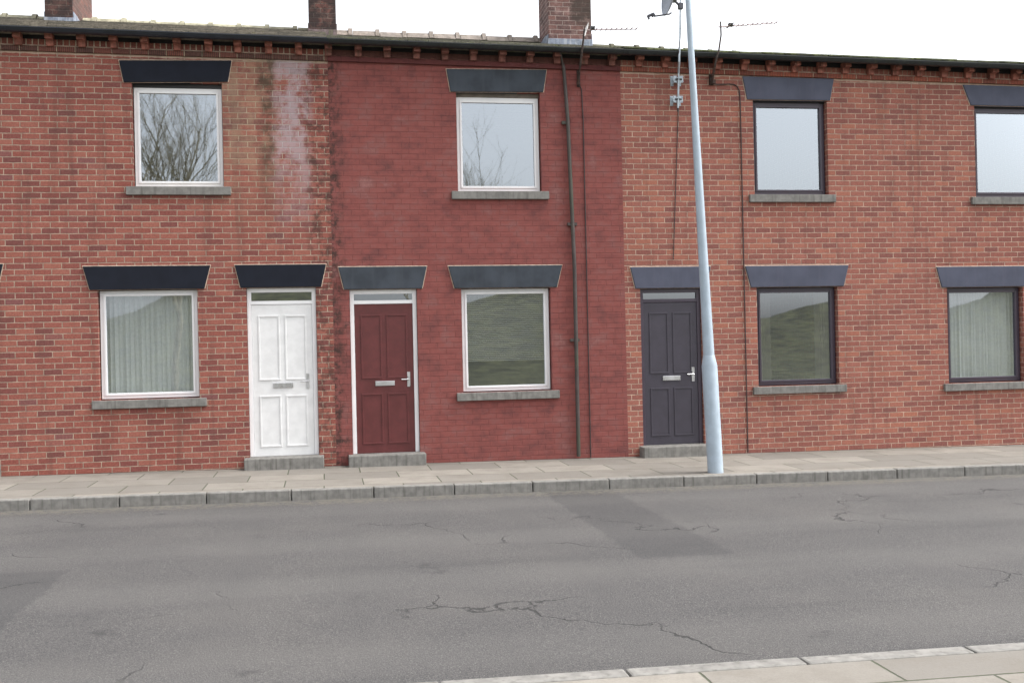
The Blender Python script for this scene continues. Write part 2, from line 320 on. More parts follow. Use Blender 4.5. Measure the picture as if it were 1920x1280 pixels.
# ------------------------------------------------------------------ ground
def asphalt():
    n = N('asphalt'); p, x, y, z = n.pos()
    f = n.noise(p, 75, 4, .8); b = n.noise(p, .8, 5); s = n.noise(n.scalev(p, (.25, 2.2, 1)), 1.0, 5)
    c = n.mix(n.step(f, .3, .75), (.024, .024, .026), (.095, .09, .088))
    c = n.mix(n.mth('MULTIPLY', n.step(b, .4, .7), .45), c, (.085, .08, .076))
    c = n.mix(n.mth('MULTIPLY', n.step(s, .5, .72), .35), c, (.03, .03, .031))
    st = n.noise(p, 120, 2, .8); c = n.mix(n.mth('MULTIPLY', n.step(st, .54, .66), .7), c, (.2, .19, .18))
    lane = n.mth('ABSOLUTE', n.mth('SUBTRACT', n.mth('FRACT', n.mth('DIVIDE', n.mth('ADD', y, 9.35), 3.5)), .5))
    c = n.mix(n.mth('MULTIPLY', n.mth('MULTIPLY', n.step(lane, .12, .24), n.mth('SUBTRACT', 1.0, n.step(lane, .3, .42))), .22), c, (.12, .115, .11))
    px = n.mth('ADD', x, n.mth('MULTIPLY', n.noise(p, 6, 6, .7), .22))
    tr = n.mth('MULTIPLY', n.mth('MULTIPLY', n.step(px, 2.5, 2.56), n.mth('SUBTRACT', 1.0, n.step(px, 3.3, 3.36))), n.step(n.mth('ADD', y, n.mth('MULTIPLY', n.noise(p, 6, 6, .7), .2)), -6.2, -6.1))
    tr2 = n.mth('MULTIPLY', n.mth('MULTIPLY', n.step(px, -4.6, -4.57), n.mth('SUBTRACT', 1.0, n.step(px, -1.9, -1.87))), n.mth('SUBTRACT', 1.0, n.step(n.mth('ADD', y, n.mth('MULTIPLY', n.noise(p, 6, 6, .7), .2)), -5.63, -5.53)))
    c = n.mix(n.mth('MULTIPLY', n.mth('MAXIMUM', tr, tr2), .38), c, (.028, .028, .03))
    grit = n.mth('MULTIPLY', n.step(n.mth('ADD', y, n.mth('MULTIPLY', n.noise(p, 2.2, 5), .35)), -2.62, -2.34), n.step(n.noise(p, 14, 5, .7), .38, .6))
    c = n.mix(n.mth('MULTIPLY', grit, .6), c, (.13, .115, .09))
    oil = n.step(n.noise(p, 1.9, 5, .6), .66, .74); c = n.mix(n.mth('MULTIPLY', oil, .5), c, (.022, .021, .022))
    v = n.new('ShaderNodeTexVoronoi', feature='DISTANCE_TO_EDGE'); v.inputs['Scale'].default_value = .55
    q = n.new('ShaderNodeVectorMath', operation='ADD'); n.put(q.inputs[0], p)
    nn = n.new('ShaderNodeTexNoise'); nn.inputs['Scale'].default_value = 1.6; nn.inputs['Detail'].default_value = 6; n.put(nn.inputs['Vector'], p)
    n.t.links.new(nn.outputs['Color'], q.inputs[1]); n.t.links.new(q.outputs[0], v.inputs['Vector'])
    crack = n.mth('MULTIPLY', n.mth('SUBTRACT', 1.0, n.step(v.outputs['Distance'], .002, .009)), n.step(n.noise(p, .5, 3), .5, .62))
    c = n.mix(n.mth('MULTIPLY', crack, .8), c, (.015, .015, .015))
    n.bsdf(c, .88, n.mth('SUBTRACT', f, crack), .008); return n.m
def flags():
    n = N('concrete_flags'); p, x, y, z = n.pos()
    u = n.mth('DIVIDE', n.mth('ADD', y, 50.0), .6); r = n.mth('FLOOR', u)
    v = n.mth('ADD', n.mth('DIVIDE', n.mth('ADD', x, 50.0), .9), n.mth('MULTIPLY', n.mth('MODULO', r, 2.0), .5)); cl = n.mth('FLOOR', v)
    fu, fv = n.mth('FRACT', u), n.mth('FRACT', v)
    d = n.mth('MINIMUM', n.mth('MULTIPLY', n.mth('MINIMUM', fu, n.mth('SUBTRACT', 1.0, fu)), .6), n.mth('MULTIPLY', n.mth('MINIMUM', fv, n.mth('SUBTRACT', 1.0, fv)), .9))
    d = n.mth('ADD', d, n.mth('MULTIPLY', n.mth('SUBTRACT', n.noise(p, 25, 3), .5), .008)); face = n.step(d, .004, .009)
    wn = n.new('ShaderNodeTexWhiteNoise', noise_dimensions='3D'); n.put(wn.inputs['Vector'], n.comb(cl, r))
    c = n.mix(wn.outputs[0], srgb(112, 108, 102), srgb(134, 129, 121))
    c = n.mix(n.mth('MULTIPLY', n.step(n.noise(p, 2.4, 6, .7), .42, .66), .5), c, srgb(104, 98, 90))
    f = n.noise(p, 70, 4, .7); c = n.mix(n.mth('MULTIPLY', n.step(f, .4, .7), .25), c, srgb(90, 86, 80))
    c = n.mix(face, n.mix(n.noise(p, 9, 3), (.05, .05, .04), (.07, .085, .04)), c)
    n.bsdf(c, .9, n.mth('ADD', face, n.mth('MULTIPLY', f, .3)), .006); return n.m
def struct(name, mb, m, bevel=0):
    o = mb.build(name, m, bevel=bevel); o['kind'] = 'structure'; return o
M['grass'] = simple('rough_grass', srgb(84, 86, 60), .95, var=.45, scale=3, bump=.05)
b = MB(); b.quad((-250, -250, -.3+g(-250)), (250, -250, -.3+g(250)), (250, 250, -.3+g(250)), (-250, 250, -.3+g(-250))); struct('ground', b, M['grass'])
bb_ = MB(); nx, ny = 90, 10; rd = random.Random(3); ph = [rd.uniform(0, 6.28) for _ in range(8)]
hz = lambda x, t: -.35+g(x)+(4.6+1.3*math.sin(x*.11+ph[0])+.8*math.sin(x*.31+ph[1])+.45*math.sin(x*.83+ph[2])+rd.uniform(-.35, .35))*t**1.3
gv = [(-110+220*i/nx, -33-26*j/ny, hz(-110+220*i/nx, j/ny)) for j in range(ny+1) for i in range(nx+1)]
bb_.add(gv, [(j*(nx+1)+i, j*(nx+1)+i+1, (j+1)*(nx+1)+i+1, (j+1)*(nx+1)+i) for j in range(ny) for i in range(nx)])
ob = bb_.build('grassy_bank', simple('bank_scrub', srgb(72, 72, 50), .95, var=.5, scale=1.2, bump=.1), smooth=True); ob['kind'] = 'structure'
XL, XR = -45.0, 45.0
b = MB(); b.box(XL, XR, -9.35, -2.32, -.5, -.115, sl=g); struct('road', b, asphalt())
b = MB(); b.box(XL, XR, -2.2, 8.5, -.5, -.004, sl=g); struct('pavement', b, flags())
b = MB(); x = XL
while x < XR:
    b.box(x+.004, x+.905, -2.32, -2.2, -.5, .003+random.uniform(-.003, .003), sl=g); x += .91
struct('kerb', b, M['stone'], .012)
b = MB(); b.box(XL, XR, -12.6, -9.47, -.5, -.004, sl=g); struct('near_pavement', b, flags())
b = MB(); x = XL
while x < XR:
    b.box(x+.004, x+.905, -9.47, -9.35, -.5, .002, sl=g); x += .91
struct('near_kerb', b, M['stone'], .012)

# ------------------------------------------------------------------ houses
def front_wall(mb, x0, x1, holes, zb, zt, dep=.14):
    xs = sorted({x0, x1, *[h[0] for h in holes], *[h[1] for h in holes]})
    zs = sorted({*[h[2] for h in holes], *[h[3] for h in holes]})
    for i in range(len(xs)-1):
        xa, xb = xs[i], xs[i+1]; lev = [(zb(xa), zb(xb))]+[(z, z) for z in zs if z > zb(xa)+.01]+[(zt(xa), zt(xb))]
        for (a0, a1), (c0, c1) in zip(lev, lev[1:]):
            cx, cz = (xa+xb)/2, (a0+c0+a1+c1)/4
            if any(h[0] < cx < h[1] and h[2] < cz < h[3] for h in holes): continue
            mb.quad((xa, 0, a0), (xb, 0, a1), (xb, 0, c1), (xa, 0, c0))
    for xa, xb, za, zb_ in holes:
        za = max(za, min(zb(xa), zb(xb)))
        mb.quad((xa, 0, za), (xa, dep, za), (xa, dep, zb_), (xa, 0, zb_)); mb.quad((xb, 0, za), (xb, 0, zb_), (xb, dep, zb_), (xb, dep, za))
        mb.quad((xa, 0, zb_), (xa, dep, zb_), (xb, dep, zb_), (xb, 0, zb_)); mb.quad((xa, 0, za), (xb, 0, za), (xb, dep, za), (xa, dep, za))

def lintel(house, xt0, xt1, xb0, xb1, zt0, zt1, zb0, zb1, m):
    mb = MB()
    def trap(e, y0, y1, mi):
        mb.hexa([(xb0-e, y0, zb0-e*.3), (xb1+e, y0, zb1-e*.3), (xb1+e, y1, zb1-e*.3), (xb0-e, y1, zb0-e*.3),
                 (xt0-e, y0, zt0+e), (xt1+e, y0, zt1+e), (xt1+e, y1, zt1+e), (xt0-e, y1, zt0+e)], mi)
    trap(0, -.024, .137, 0); trap(.012, -.005, .02, 1)
    return mb.build('lintel', [m, M['mortar']], house, bevel=.008)

def window(house, xa, xb, za, zb_, mf, curtain=False, fw=.055, head=.0, hm=None):
    y0, y1 = .088, .142
    mb = MB(); e = .012
    full = zb_; zb_ = zb_-head
    mb.box(xa+e, xa+fw, y0, y1, za+e, zb_-e); mb.box(xb-fw, xb-e, y0, y1, za+e, zb_-e)
    mb.box(xa+fw, xb-fw, y0+.001, y1, zb_-fw, zb_-e); mb.box(xa+fw, xb-fw, y0+.001, y1, za+e, za+fw)
    i = fw+.004                                       # inner bead round the pane
    mb.box(xa+i-.004, xa+i+.024, y0-.012, y1-.01, za+fw, zb_-fw); mb.box(xb-i-.024, xb-i+.004, y0-.012, y1-.01, za+fw, zb_-fw)
    mb.box(xa+i+.024, xb-i-.024, y0-.011, y1-.01, zb_-fw-.028, zb_-fw+.002); mb.box(xa+i+.024, xb-i-.024, y0-.011, y1-.01, za+fw-.002, za+fw+.028)
    w = mb.build('window', mf, house, bevel=.003)
    p = MB(); p.quad((xa+fw, y0+.02, za+fw), (xb-fw, y0+.02, za+fw), (xb-fw, y0+.02, zb_-fw), (xa+fw, y0+.02, zb_-fw)); p.build('pane', M['glass'], w)
    s = MB(); s.box(xa-.09, xb+.09, -.05, .11, za-.11, za-.002); s.build('sill', M['stone'], w, bevel=.006)
    if head:
        k = MB(); k.box(xa+.002, xb-.002, y0-.006, y1, zb_-e+.001, full-.004); k.build('head_strip', hm, w)  # strip filling the gap between lintel and window frame
    if curtain == 'net':
        c = MB(); n = 60; pts = [(xa+.03+(xb-xa-.06)*i/n, .21+.018*math.sin(i*1.9+xa)+.010*math.sin(i*.7)) for i in range(n+1)]
        for (a, ya), (bb, yb) in zip(pts, pts[1:]): c.quad((a, ya, za+.03), (bb, yb, za+.03), (bb, yb, zb_-.05), (a, ya, zb_-.05))
        c.build('net_curtain', M['net'], w, smooth=True)
    elif curtain == 'blind':
        c = MB(); z = zb_-.05
        while z > za+.42: c.hexa([(xa+.03, .20, z-.004), (xb-.03, .20, z-.004), (xb-.03, .222, z-.016), (xa+.03, .222, z-.016), (xa+.03, .20, z-.001), (xb-.03, .20, z-.001), (xb-.03, .222, z-.013), (xa+.03, .222, z-.013)]); z -= .026
        c.build('blind', M['net'], w)
    elif curtain == 'drapes':
        for s0, s1 in ((xa+.02, xa+.30), (xb-.27, xb-.02)):
            c = MB(); n = 26; pts = [(s0+(s1-s0)*i/n, .22+.026*math.sin(i*1.5)) for i in range(n+1)]
            for (a, ya), (bb, yb) in zip(pts, pts[1:]): c.quad((a, ya, za+.01), (bb, yb, za+.01), (bb, yb, zb_-.03), (a, ya, zb_-.03))
            c.build('curtain', M['drape'], w, smooth=True)
def door(house, xa, xb, zt, md, mfr):
    zb0 = g((xa+xb)/2)+.15; fr = .06; y0 = .055
    tz = zb0+2.0                                      # transom under the fanlight
    d = MB(); d.box(xa+fr, xb-fr, y0+.012, y0+.055, zb0, tz)
    for (u0, u1) in ((.1, .46), (.54, .9)):
        for (v0, v1) in ((.06, .40), (.50, .93)):
            ax, bx = xa+fr+(xb-xa-2*fr)*u0, xa+fr+(xb-xa-2*fr)*u1; az, bz = zb0+2.0*v0, zb0+2.0*v1
            t = .022
            d.box(ax, bx, y0+.002, y0+.02, az, az+t); d.box(ax, bx, y0+.002, y0+.02, bz-t, bz)
            d.box(ax, ax+t, y0+.003, y0+.02, az+t, bz-t); d.box(bx-t, bx, y0+.003, y0+.02, az+t, bz-t)
    do = d.build('door', md, house, bevel=.003)
    f = MB(); f.box(xa+.004, xa+fr-.002, y0, y0+.07, zb0, zt-.004); f.box(xb-fr+.002, xb-.004, y0, y0+.07, zb0, zt-.004)
    f.box(xa+fr-.002, xb-fr+.002, y0+.002, y0+.07, zt-fr, zt-.004); f.box(xa+fr-.002, xb-fr+.002, y0+.002, y0+.07, tz+.003, tz+.05)
    f.build('door_frame', mfr, do, bevel=.003)
    q = MB(); q.quad((xa+fr, y0+.03, tz+.04), (xb-fr, y0+.03, tz+.04), (xb-fr, y0+.03, zt-fr), (xa+fr, y0+.03, zt-fr)); q.build('fanlight', M['glass'], do)
    h = MB(); hx = xb-fr-.07; h.tube([(hx, y0+.01, zb0+.98), (hx, y0-.04, zb0+.98), (hx-.1, y0-.045, zb0+.98)], .009); h.box(hx-.02, hx+.02, y0+.002, y0+.012, zb0+.88, zb0+1.08)
    h.build('handle', M['brass'], do, smooth=True)
    lb = MB(); cx = (xa+xb)/2; lb.box(cx-.13, cx+.13, y0-.004, y0+.012, zb0+.90, zb0+.965); lb.build('letterbox', M['brass'], do, bevel=.004)
    st = MB(); st.box(xa-.06, xb+.06, -.22, .12, zb0-.17, zb0-.002); st.build('doorstep', M['stone'], house, bevel=.012)

# brackets: one mesh, copied
def bracket_mesh():
    mb = MB()
    mb.box(-.046, .046, -.165, .01, .134, .2135); mb.box(-.043, .043, -.078, .01, .060, .1335)
    o = mb.build('bracket', M['bracket'], bevel=.006); me = o.data; bpy.data.objects.remove(o); return me
BRK = bracket_mesh(); BRKP = BRK.copy(); BRKP.materials[0] = M['bracket_paint']

def roof(house, x0, x1, ridge, ms, mr, style, drop=.05):
    mb = MB(); rows = 15; ye, yr = -.205, YR
    ze = lambda x: zc(x)+(.238 if drop < .1 or style == 'angular' else .256)
    top = ridge; rid = lambda x: top(x)-(.115 if style == 'angular' else drop)
    pt = lambda x, t: (x, ye+(yr-ye)*t, ze(x)+(rid(x)-ze(x))*t)
    for r in range(rows):
        t0, t1 = r/rows, (r+1.25)/rows; n = int((x1-x0)/.31); off = .5 if r % 2 else 0
        cuts = [x0]+[x0+(i+off)*(x1-x0)/n+random.uniform(-.008, .008) for i in range(1-int(off*2) if off else 1, n)]+[x1]
        cuts = sorted(c for c in cuts if x0 <= c <= x1)
        for a, bb in zip(cuts, cuts[1:]):
            if bb-a < .02: continue
            j = random.uniform(0, .008); tt = t0+random.uniform(-.06, .04)/rows; t2 = min(t1, 1.0)
            A, B, C_, D = pt(a, tt), pt(bb-.004, tt), pt(bb-.004, t2), pt(a, t2)
            l = .028+j
            mb.add([(A[0], A[1], A[2]+l-.02), (B[0], B[1], B[2]+l-.02), (B[0], B[1], B[2]+l), (A[0], A[1], A[2]+l), (C_[0], C_[1], C_[2]+.006), (D[0], D[1], D[2]+.006)],
                   [(0, 1, 2, 3), (3, 2, 4, 5)])
    for xx in (x0, x1):                               # gable verges, underside and back slope close the roof
        mb.add([(xx, ye, ze(xx)-.03), (xx, 7.2, ze(xx)-.03), (xx, yr, rid(xx))], [(0, 1, 2)])
    mb.quad((x0, ye, ze(x0)-.03), (x1, ye, ze(x1)-.03), (x1, 7.2, ze(x1)-.03), (x0, 7.2, ze(x0)-.03))
    mb.quad((x0, ye, ze(x0)-.03), (x1, ye, ze(x1)-.03), (x1, ye, ze(x1)+.004), (x0, ye, ze(x0)+.004))
    mb.quad((x0, ye, ze(x0)+.002), (x1, ye, ze(x1)+.002), (x1, yr, rid(x1)-.004), (x0, yr, rid(x0)-.004))
    mb.quad((x0, yr, rid(x0)-.004), (x1, yr, rid(x1)-.004), (x1, 7.2, ze(x1)-.03), (x0, 7.2, ze(x0)-.03))
    ro = mb.build('roof', ms, house)
    t = MB(); n = round((x1-x0)/.455); L = (x1-x0)/n
    for i in range(n):
        a, e = x0+i*L, x0+(i+1)*L
        hj = random.uniform(-.006, .006)
        if style == 'round':
            prof = [(yr+.12*math.cos(q), -.115+hj+.125*math.sin(q)) for q in [math.pi*k/8 for k in range(9)]]
            col = [(yr+.135*math.cos(q), -.115+hj+.152*math.sin(q)) for q in [math.pi*k/8 for k in range(9)]]
        else:
            prof = [(yr+.14, -.115+hj), (yr+.045, -.012+hj), (yr-.045, -.012+hj), (yr-.14, -.115+hj)]
            col = [(yr+.15, -.112+hj), (yr+.055, .022+hj), (yr-.055, .022+hj), (yr-.15, -.112+hj)]
        t.prism(prof, a+.004, e-.004, ridge); t.prism(col, e-.075, e-.008, ridge)
    t.build('ridge', mr, ro, smooth=(style == 'round'))
    return ro

def gutter(house, x0, x1, m, dz=0, moss=False):
    mb = MB(); cy, r = -.232, .054
    outer = [(cy+r*math.cos(q), .226+dz+r*math.sin(q)*1.0) for q in [math.pi+math.pi*k/8 for k in range(9)]]
    inner = [(cy+(r-.006)*math.cos(q), .226+dz+(r-.006)*math.sin(q)) for q in [2*math.pi-math.pi*k/8 for k in range(9)]]
    mb.prism(outer+inner, x0+.001, x1-.001, zc)
    mb.prism([(cy-r-.009, .222+dz), (cy-r+.003, .222+dz), (cy-r+.003, .236+dz), (cy-r-.009, .236+dz)], x0+.002, x1-.002, zc)   # bead
    mb.prism([(-.176, .213), (-.160, .213), (-.160, .236), (-.176, .236)], x0+.001, x1-.001, zc)                               # fascia board behind
    mb.prism([(-.16, .2145), (.0, .2145), (.0, .226), (-.16, .226)], x0+.001, x1-.001, zc)                                 # soffit
    x = x0+.05
    while x < x1:                                    # union collars / straps
        c = [(cy+(r+.005)*math.cos(q), .226+dz+(r+.005)*math.sin(q)) for q in [math.pi+math.pi*k/8 for k in range(9)]]
        c2 = [(y+.0, z) for y, z in [(cy+(r-.002)*math.cos(q), .226+dz+(r-.002)*math.sin(q)) for q in [2*math.pi-math.pi*k/8 for k in range(9)]]]
        mb.prism(c+c2, x, x+.03, zc); x += 1.98
    return mb.build('gutter', m, house, smooth=True)

HG = 'houses of the brick terrace'
labels = ['brick terraced house beyond the left edge, only its lichened roof left of the chimney showing',
          'red brick terraced house with navy lintels, white-framed window and chalky white stains',
          'terraced house with smooth dark red painted front and slate grey lintels',
          'orange-red brick terraced house whose dark-framed window stands right of the pale pole',
          'rightmost brick terraced house, its blue-grey lintel and dark window cut by the right edge']
LM = ['lintel_navy', 'lintel_navy', 'lintel_slate', 'lintel_blue', 'lintel_blue']
WM = ['brick_left', 'brick_left', 'painted', 'brick_right', 'brick_right']
FM = ['upvc', 'upvc', 'upvc', 'upvc_dark', 'upvc_dark']
# lintels read off the photograph: top-left, top-right, bottom-left, bottom-right ; window opening left, right
LP = {1: ((222.5, 113), (434, 113.5), (231.5, 154.2), (427, 153.5), 246.5, 416),
      2: ((837, 129.3), (1025, 131), (845, 172), (1019, 172.8), 855, 1012.5),
      3: ((1392.5, 143), (1564, 148), (1401.5, 186.5), (1557, 188.5), 1411.5, 1550.5),
      4: ((1806, 158.8), None, (1821, 197.2), None, 1826.5, None)}
houses = []
for i in range(5):
    x0, x1 = EDGE[i], EDGE[i+1]
    h = thing('terraced_house', labels[i], 'house', (x0, 0, g(x0)), HG); houses.append(h)
    if i in LP:
        tl, tr, bl, br, wl, wr = LP[i]
        A, Bp = P(*tl, -.024), P(*bl, -.024)
        if tr: C_, D = P(*tr, -.024), P(*br, -.024); xa, xb = P(wl, bl[1]+14).x, P(wr, br[1]+14).x
        else:
            C_, D = A+Vector((1.40, 0, -.012)), Bp+Vector((1.16, 0, -.006)); xa = P(wl, bl[1]+6).x; xb = xa+1.07
    if i == 0:                                        # same openings one house further along
        q1 = LP[1]; s = Vector((-W, 0, .04))
        A, C_, Bp, D = [P(*q, -.024)+s for q in q1[:4]]; xa, xb = P(q1[4], 168).x-W, P(q1[5], 168).x-W
    zt = (Bp.z+D.z)/2+.004; zs = zt-1.36
    # ground floor: window below, door beside it (not recorded in the photograph, kept plain)
    gz = g((x0+x1)/2); gt = gz+2.36; cx = (xa+xb)/2
    dxa = x0+.22 if i in (2, 3) else x1-1.12; dxb = dxa+.90
    shift = .05 if i in (2, 3) else -.42
    ga, gb = cx+shift-.62, cx+shift+.62
    holes = [(xa, xb, zs, zt), (ga, gb, gt-1.42, gt), (dxa, dxb, -9, gt+.004)]
    mb = MB(); front_wall(mb, x0, x1, holes, g, lambda x: zc(x)+.02)
    for xx in (x0+.001, x1-.001):
        mb.quad((xx, 0, g(xx)), (xx, 7.0, g(xx)), (xx, 7.0, zc(xx)+.234), (xx, 0, zc(xx)+.234))
    mb.quad((x0, 7, g(x0)), (x1, 7, g(x1)), (x1, 7, zc(x1)+.234), (x0, 7, zc(x0)+.234))
    mb.build('wall', M[WM[i]], h)
    rm = MB(); rm.box(x0+.12, x1-.12, .3, 4.2, g(x0)+2.62, g(x0)+2.78); rm.box(x0+.1, x1-.1, 4.2, 4.3, g(x0)+.02, zc(x1)-.02)
    rm.build('upper_floor', M['inside'], h)
    lintel(h, A.x, C_.x, Bp.x, D.x, A.z, C_.z, Bp.z, D.z, M[LM[i]])
    lintel(h, ga-.17, gb+.17, ga-.09, gb+.09, gt+.30, gt+.298, gt-.003, gt-.003, M[LM[i]])
    lintel(h, dxa-.14, dxb+.14, dxa-.07, dxb+.07, gt+.301, gt+.30, gt+.001, gt+.001, M[LM[i]])
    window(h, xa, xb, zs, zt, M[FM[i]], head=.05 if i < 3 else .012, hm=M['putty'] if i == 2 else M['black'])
    window(h, ga, gb, gt-1.42, gt, M[FM[i]], curtain=('net', 'net', 'blind', 'drapes', 'net')[i])
    door(h, dxa, dxb, gt, M[('door_a', 'door_a', 'door_b', 'door_c', 'door_c')[i]], M[FM[i]])
    # eaves: soldier band, moulded course, brackets
    c = ('soldier', 'soldier', 'soldier_paint', 'soldier_right', 'soldier_right')[i]
    mb = MB(); mb.box(x0, x1, -.004, .1, .064, .157, sl=zc); mb.build('soldier_band', M[c], h)
    mb = MB(); mb.box(x0, x1, -.014, .1, .1574, .2134, sl=zc); mb.build('eaves_shade_strip', M['eaves'], h)  # black strip: painted shade between the brackets, under the gutter
    c = ('course', 'course', 'course_paint', 'course_right', 'course_right')[i]
    mb = MB(); mb.box(x0, x1, -.038, .1, -.002, .0635, sl=zc); mb.build('oversailing_course', M[c], h, bevel=.005)
    mb = MB(); mb.prism([(-.034, .0634), (-.003, .0634), (-.003, .086)], x0+.001, x1-.001, zc); mb.build('mortar_fillet', M['mortar' if i != 2 else 'bracket_paint'], h)
    bo = None
    for k in range(-11, 45):
        bx = -3.745+.3872*k
        if not (x0 <= bx < x1): continue
        bo = bpy.data.objects.new('bracket', BRKP if i == 2 else BRK); COL.objects.link(bo); bo.parent = h
        bo.location = Vector((bx+random.uniform(-.006, .006), random.uniform(-.006, .004), zc(bx)+random.uniform(-.003, .003)))-h.location
        bo.rotation_euler = (0, random.uniform(-.03, .03), random.uniform(-.03, .03))
    gm = M['gutter'] if i < 2 else M['gutter_moss']
    gutter(h, x0, x1, gm, .0 if i < 2 else -.004)
    ro = roof(h, x0, x1, ridge_of[i], M[('slate_left', 'slate_left', 'slate_mid', 'slate_right', 'slate_right')[i]],
              M[('ridge_left', 'ridge_left', 'ridge_mid', 'ridge_right', 'ridge_right')[i]], 'angular' if i == 2 else 'round', .05 if i < 2 else .10)
    h['_r'] = 0; del h['_r']; houses[i] = (h, ro)

def chimney(ro, pxl, pxr, pybase, y0, y1, m, lead, fh=.055, z_up=1.55):
    A, Bp = P(pxl, pybase, y0), P(pxr, pybase, y0); zb = (A.z+Bp.z)/2
    mb = MB(); mb.box(A.x, Bp.x, y0, y1, zb-.9, zb+z_up)
    mb.box(A.x-.04, Bp.x+.04, y0-.04, y1+.04, zb+z_up-.3, zb+z_up-.15); mb.box(A.x-.02, Bp.x+.02, y0-.02, y1+.02, zb+z_up-.15, zb+z_up+.0)
    mb.build('chimney', m, ro, bevel=.006)
    f = MB(); f.box(A.x-.012, Bp.x+.012, y0-.014, y0+.02, zb-.5, zb+fh)
    n = 5; L = (y1-y0)/n
    for sx in (A.x-.013, Bp.x+.001):                   # stepped side flashing
        for k in range(n):
            f.box(sx, sx+.012, y0+k*L+.01, y0+(k+1)*L-.006, zb-.5, zb+.09+fh+random.uniform(-.02, .02))
    f.build('flashing', lead, ro, bevel=.004)
chimney(houses[1][1], 84, 136.5, 40, 2.72, 4.15, M['chimney_dark'], M['lead'])
chimney(houses[1][1], 579, 630.5, 60, 2.72, 3.75, M['chimney_dark'], M['lead_dull'], fh=.035)
chimney(houses[2][1], 1029, 1109.5, 80, 2.72, 3.48, M['chimney_red'], M['lead'])

# downpipe on the painted front
h2 = houses[2][0]
mb = MB(); top = P(1048, 84, -.2); k1 = P(1055, 122, -.06); k2 = P(1057, 128, -.045); lo = P(1064.5, 224, -.045)
d = (lo-k2)/(lo.z-k2.z)*-1
mb.tube([top, P(1052, 104, -.16), k1], .013, 8); mb.tube([k1+Vector((0, 0, .03)), k2, lo, Vector((lo.x+.05, -.045, 2.6)), Vector((lo.x+.05, -.045, g(lo.x)+.03))], [.018, .024, .027, .028, .028], 10)
for z in (4.6, 3.2, 1.6): mb.box(lo.x-.03, lo.x+.10, -.05, -.001, z-.02, z+.02) if z < 4 else mb.box(lo.x-.08, lo.x+.03, -.04, -.001, z-.02, z+.02)
mb.build('downpipe', M['downpipe'], h2, smooth=True)

# ------------------------------------------------------------------ aerials
def yagi(root, hub, tip, tail, n, mel, dipole, el=.085):
    mb = MB(); mb.tube([tail, hub, tip], [.008, .008, .006], 6); bo = mb.build('boom', M['alu'], root)
    ax = (tip-hub).normalized(); sd = ax.cross(Vector((0, 0, 1))).normalized()
    e = MB()
    for k in range(n):
        p = hub+(tip-hub)*((k+1.0)/n); l = el*(1-.25*k/n); e.tube([p-sd*l+Vector((0, 0, .006)), p+sd*l+Vector((0, 0, .006))], .004, 5); e.box(p.x-.007, p.x+.007, p.y-.008, p.y+.008, p.z-.004, p.z+.018)
    e.build('elements', M['alu'], root)
    d = MB(); d.box(dipole.x-.028, dipole.x+.028, dipole.y-.03, dipole.y+.03, dipole.z-.012, dipole.z+.03)
    d.tube([dipole+sd*.13, dipole-sd*.13], .007, 6); d.build('dipole', M['black'], root, bevel=.005)
YA = -.27
t = thing('television_aerial', 'rusty television aerial on the painted house, its beam crossing in front of the wide chimney', 'aerial', P(1085, 156, 0), 'television aerials on the eaves')
mast = [P(1083, 157, -.06), P(1085, 142, -.12), P(1088, 122, -.26), P(1091.5, 92, -.32), P(1094, 74, -.33), P(1095.5, 55, -.33)]
mb = MB(); mb.tube(mast, [.016]*4+[.014, .012], 8); mb.build('mast', M['dark_metal'], t, smooth=True)
mb = MB(); q = P(1084.5, 146, 0)
mb.box(q.x-.022, q.x+.022, -.014, -.001, q.z-.13, q.z+.10); mb.tube([q+Vector((0, -.01, -.09)), P(1083, 157, -.08)], .017, 6); mb.tube([q+Vector((0, -.01, .06)), mast[1]], .014, 6)
mb.build('wall_bracket', M['dark_metal'], t)
hub = P(1095.5, 57.5, -.33); yagi(t, hub+Vector((.1, 0, .01)), P(1193.5, 55, -.33), P(1087, 58, -.33), 9, None, P(1111, 54.5, -.33))
mb = MB(); a, b_, c_ = P(1103.5, 43, -.36), P(1099.5, 54, -.33), P(1096.5, 68, -.36)
mb.tube([a, b_, c_], [.004, .016, .006], 5); mb.add([a, P(1100, 56, -.42), P(1098, 52, -.24), b_+Vector((.02, 0, 0))], [(0, 1, 2), (0, 3, 1), (0, 2, 3), (1, 3, 2)]); mb.build('reflector', M['pale_plastic'], t)
mb = MB(); mb.tube([mast[0]+Vector((0, .02, 0)), P(1086, 160, -.03), P(1090.5, 168, -.012), P(1092, 200, -.012), P(1093.5, 224, -.012), Vector((P(1093.5, 224).x, -.012, 2.9)), Vector((P(1093.5, 224).x, -.012, g(4)+.01))], .008, 6)
mb.tube([P(1088, 118, -.06), P(1086.5, 140, -.05), mast[0]+Vector((.01, .01, .02))], .007, 6); mb.build('cable', M['cable'], t)

t = thing('television_aerial', 'thin television aerial on a kinked mast right of the pale pole, beam pointing right', 'aerial', P(1333, 152, 0), 'television aerials on the eaves')
mast = [P(1334, 156, -.08), P(1339, 132, -.26), P(1342.5, 113, -.32), P(1348, 94, -.33), P(1352, 66, -.33), P(1351, 41, -.33)]
mb = MB(); mb.tube(mast, [.017, .017, .015, .0125, .0115, .011], 8); mb.build('mast', M['dark_metal'], t, smooth=True)
mb = MB(); q = P(1333, 150, 0); mb.box(q.x-.03, q.x+.03, -.03, -.001, q.z-.08, q.z+.08); mb.tube([q+Vector((0, -.01, .05)), mast[1]+Vector((0, .04, -.05))], .016, 6); mb.tube([q+Vector((.01, -.01, -.05)), mast[0]], .02, 6)
mb.box(q.x-.02, q.x+.034, -.10, -.03, q.z-.07, q.z-.02)
mb.build('wall_bracket', M['dark_metal'], t)
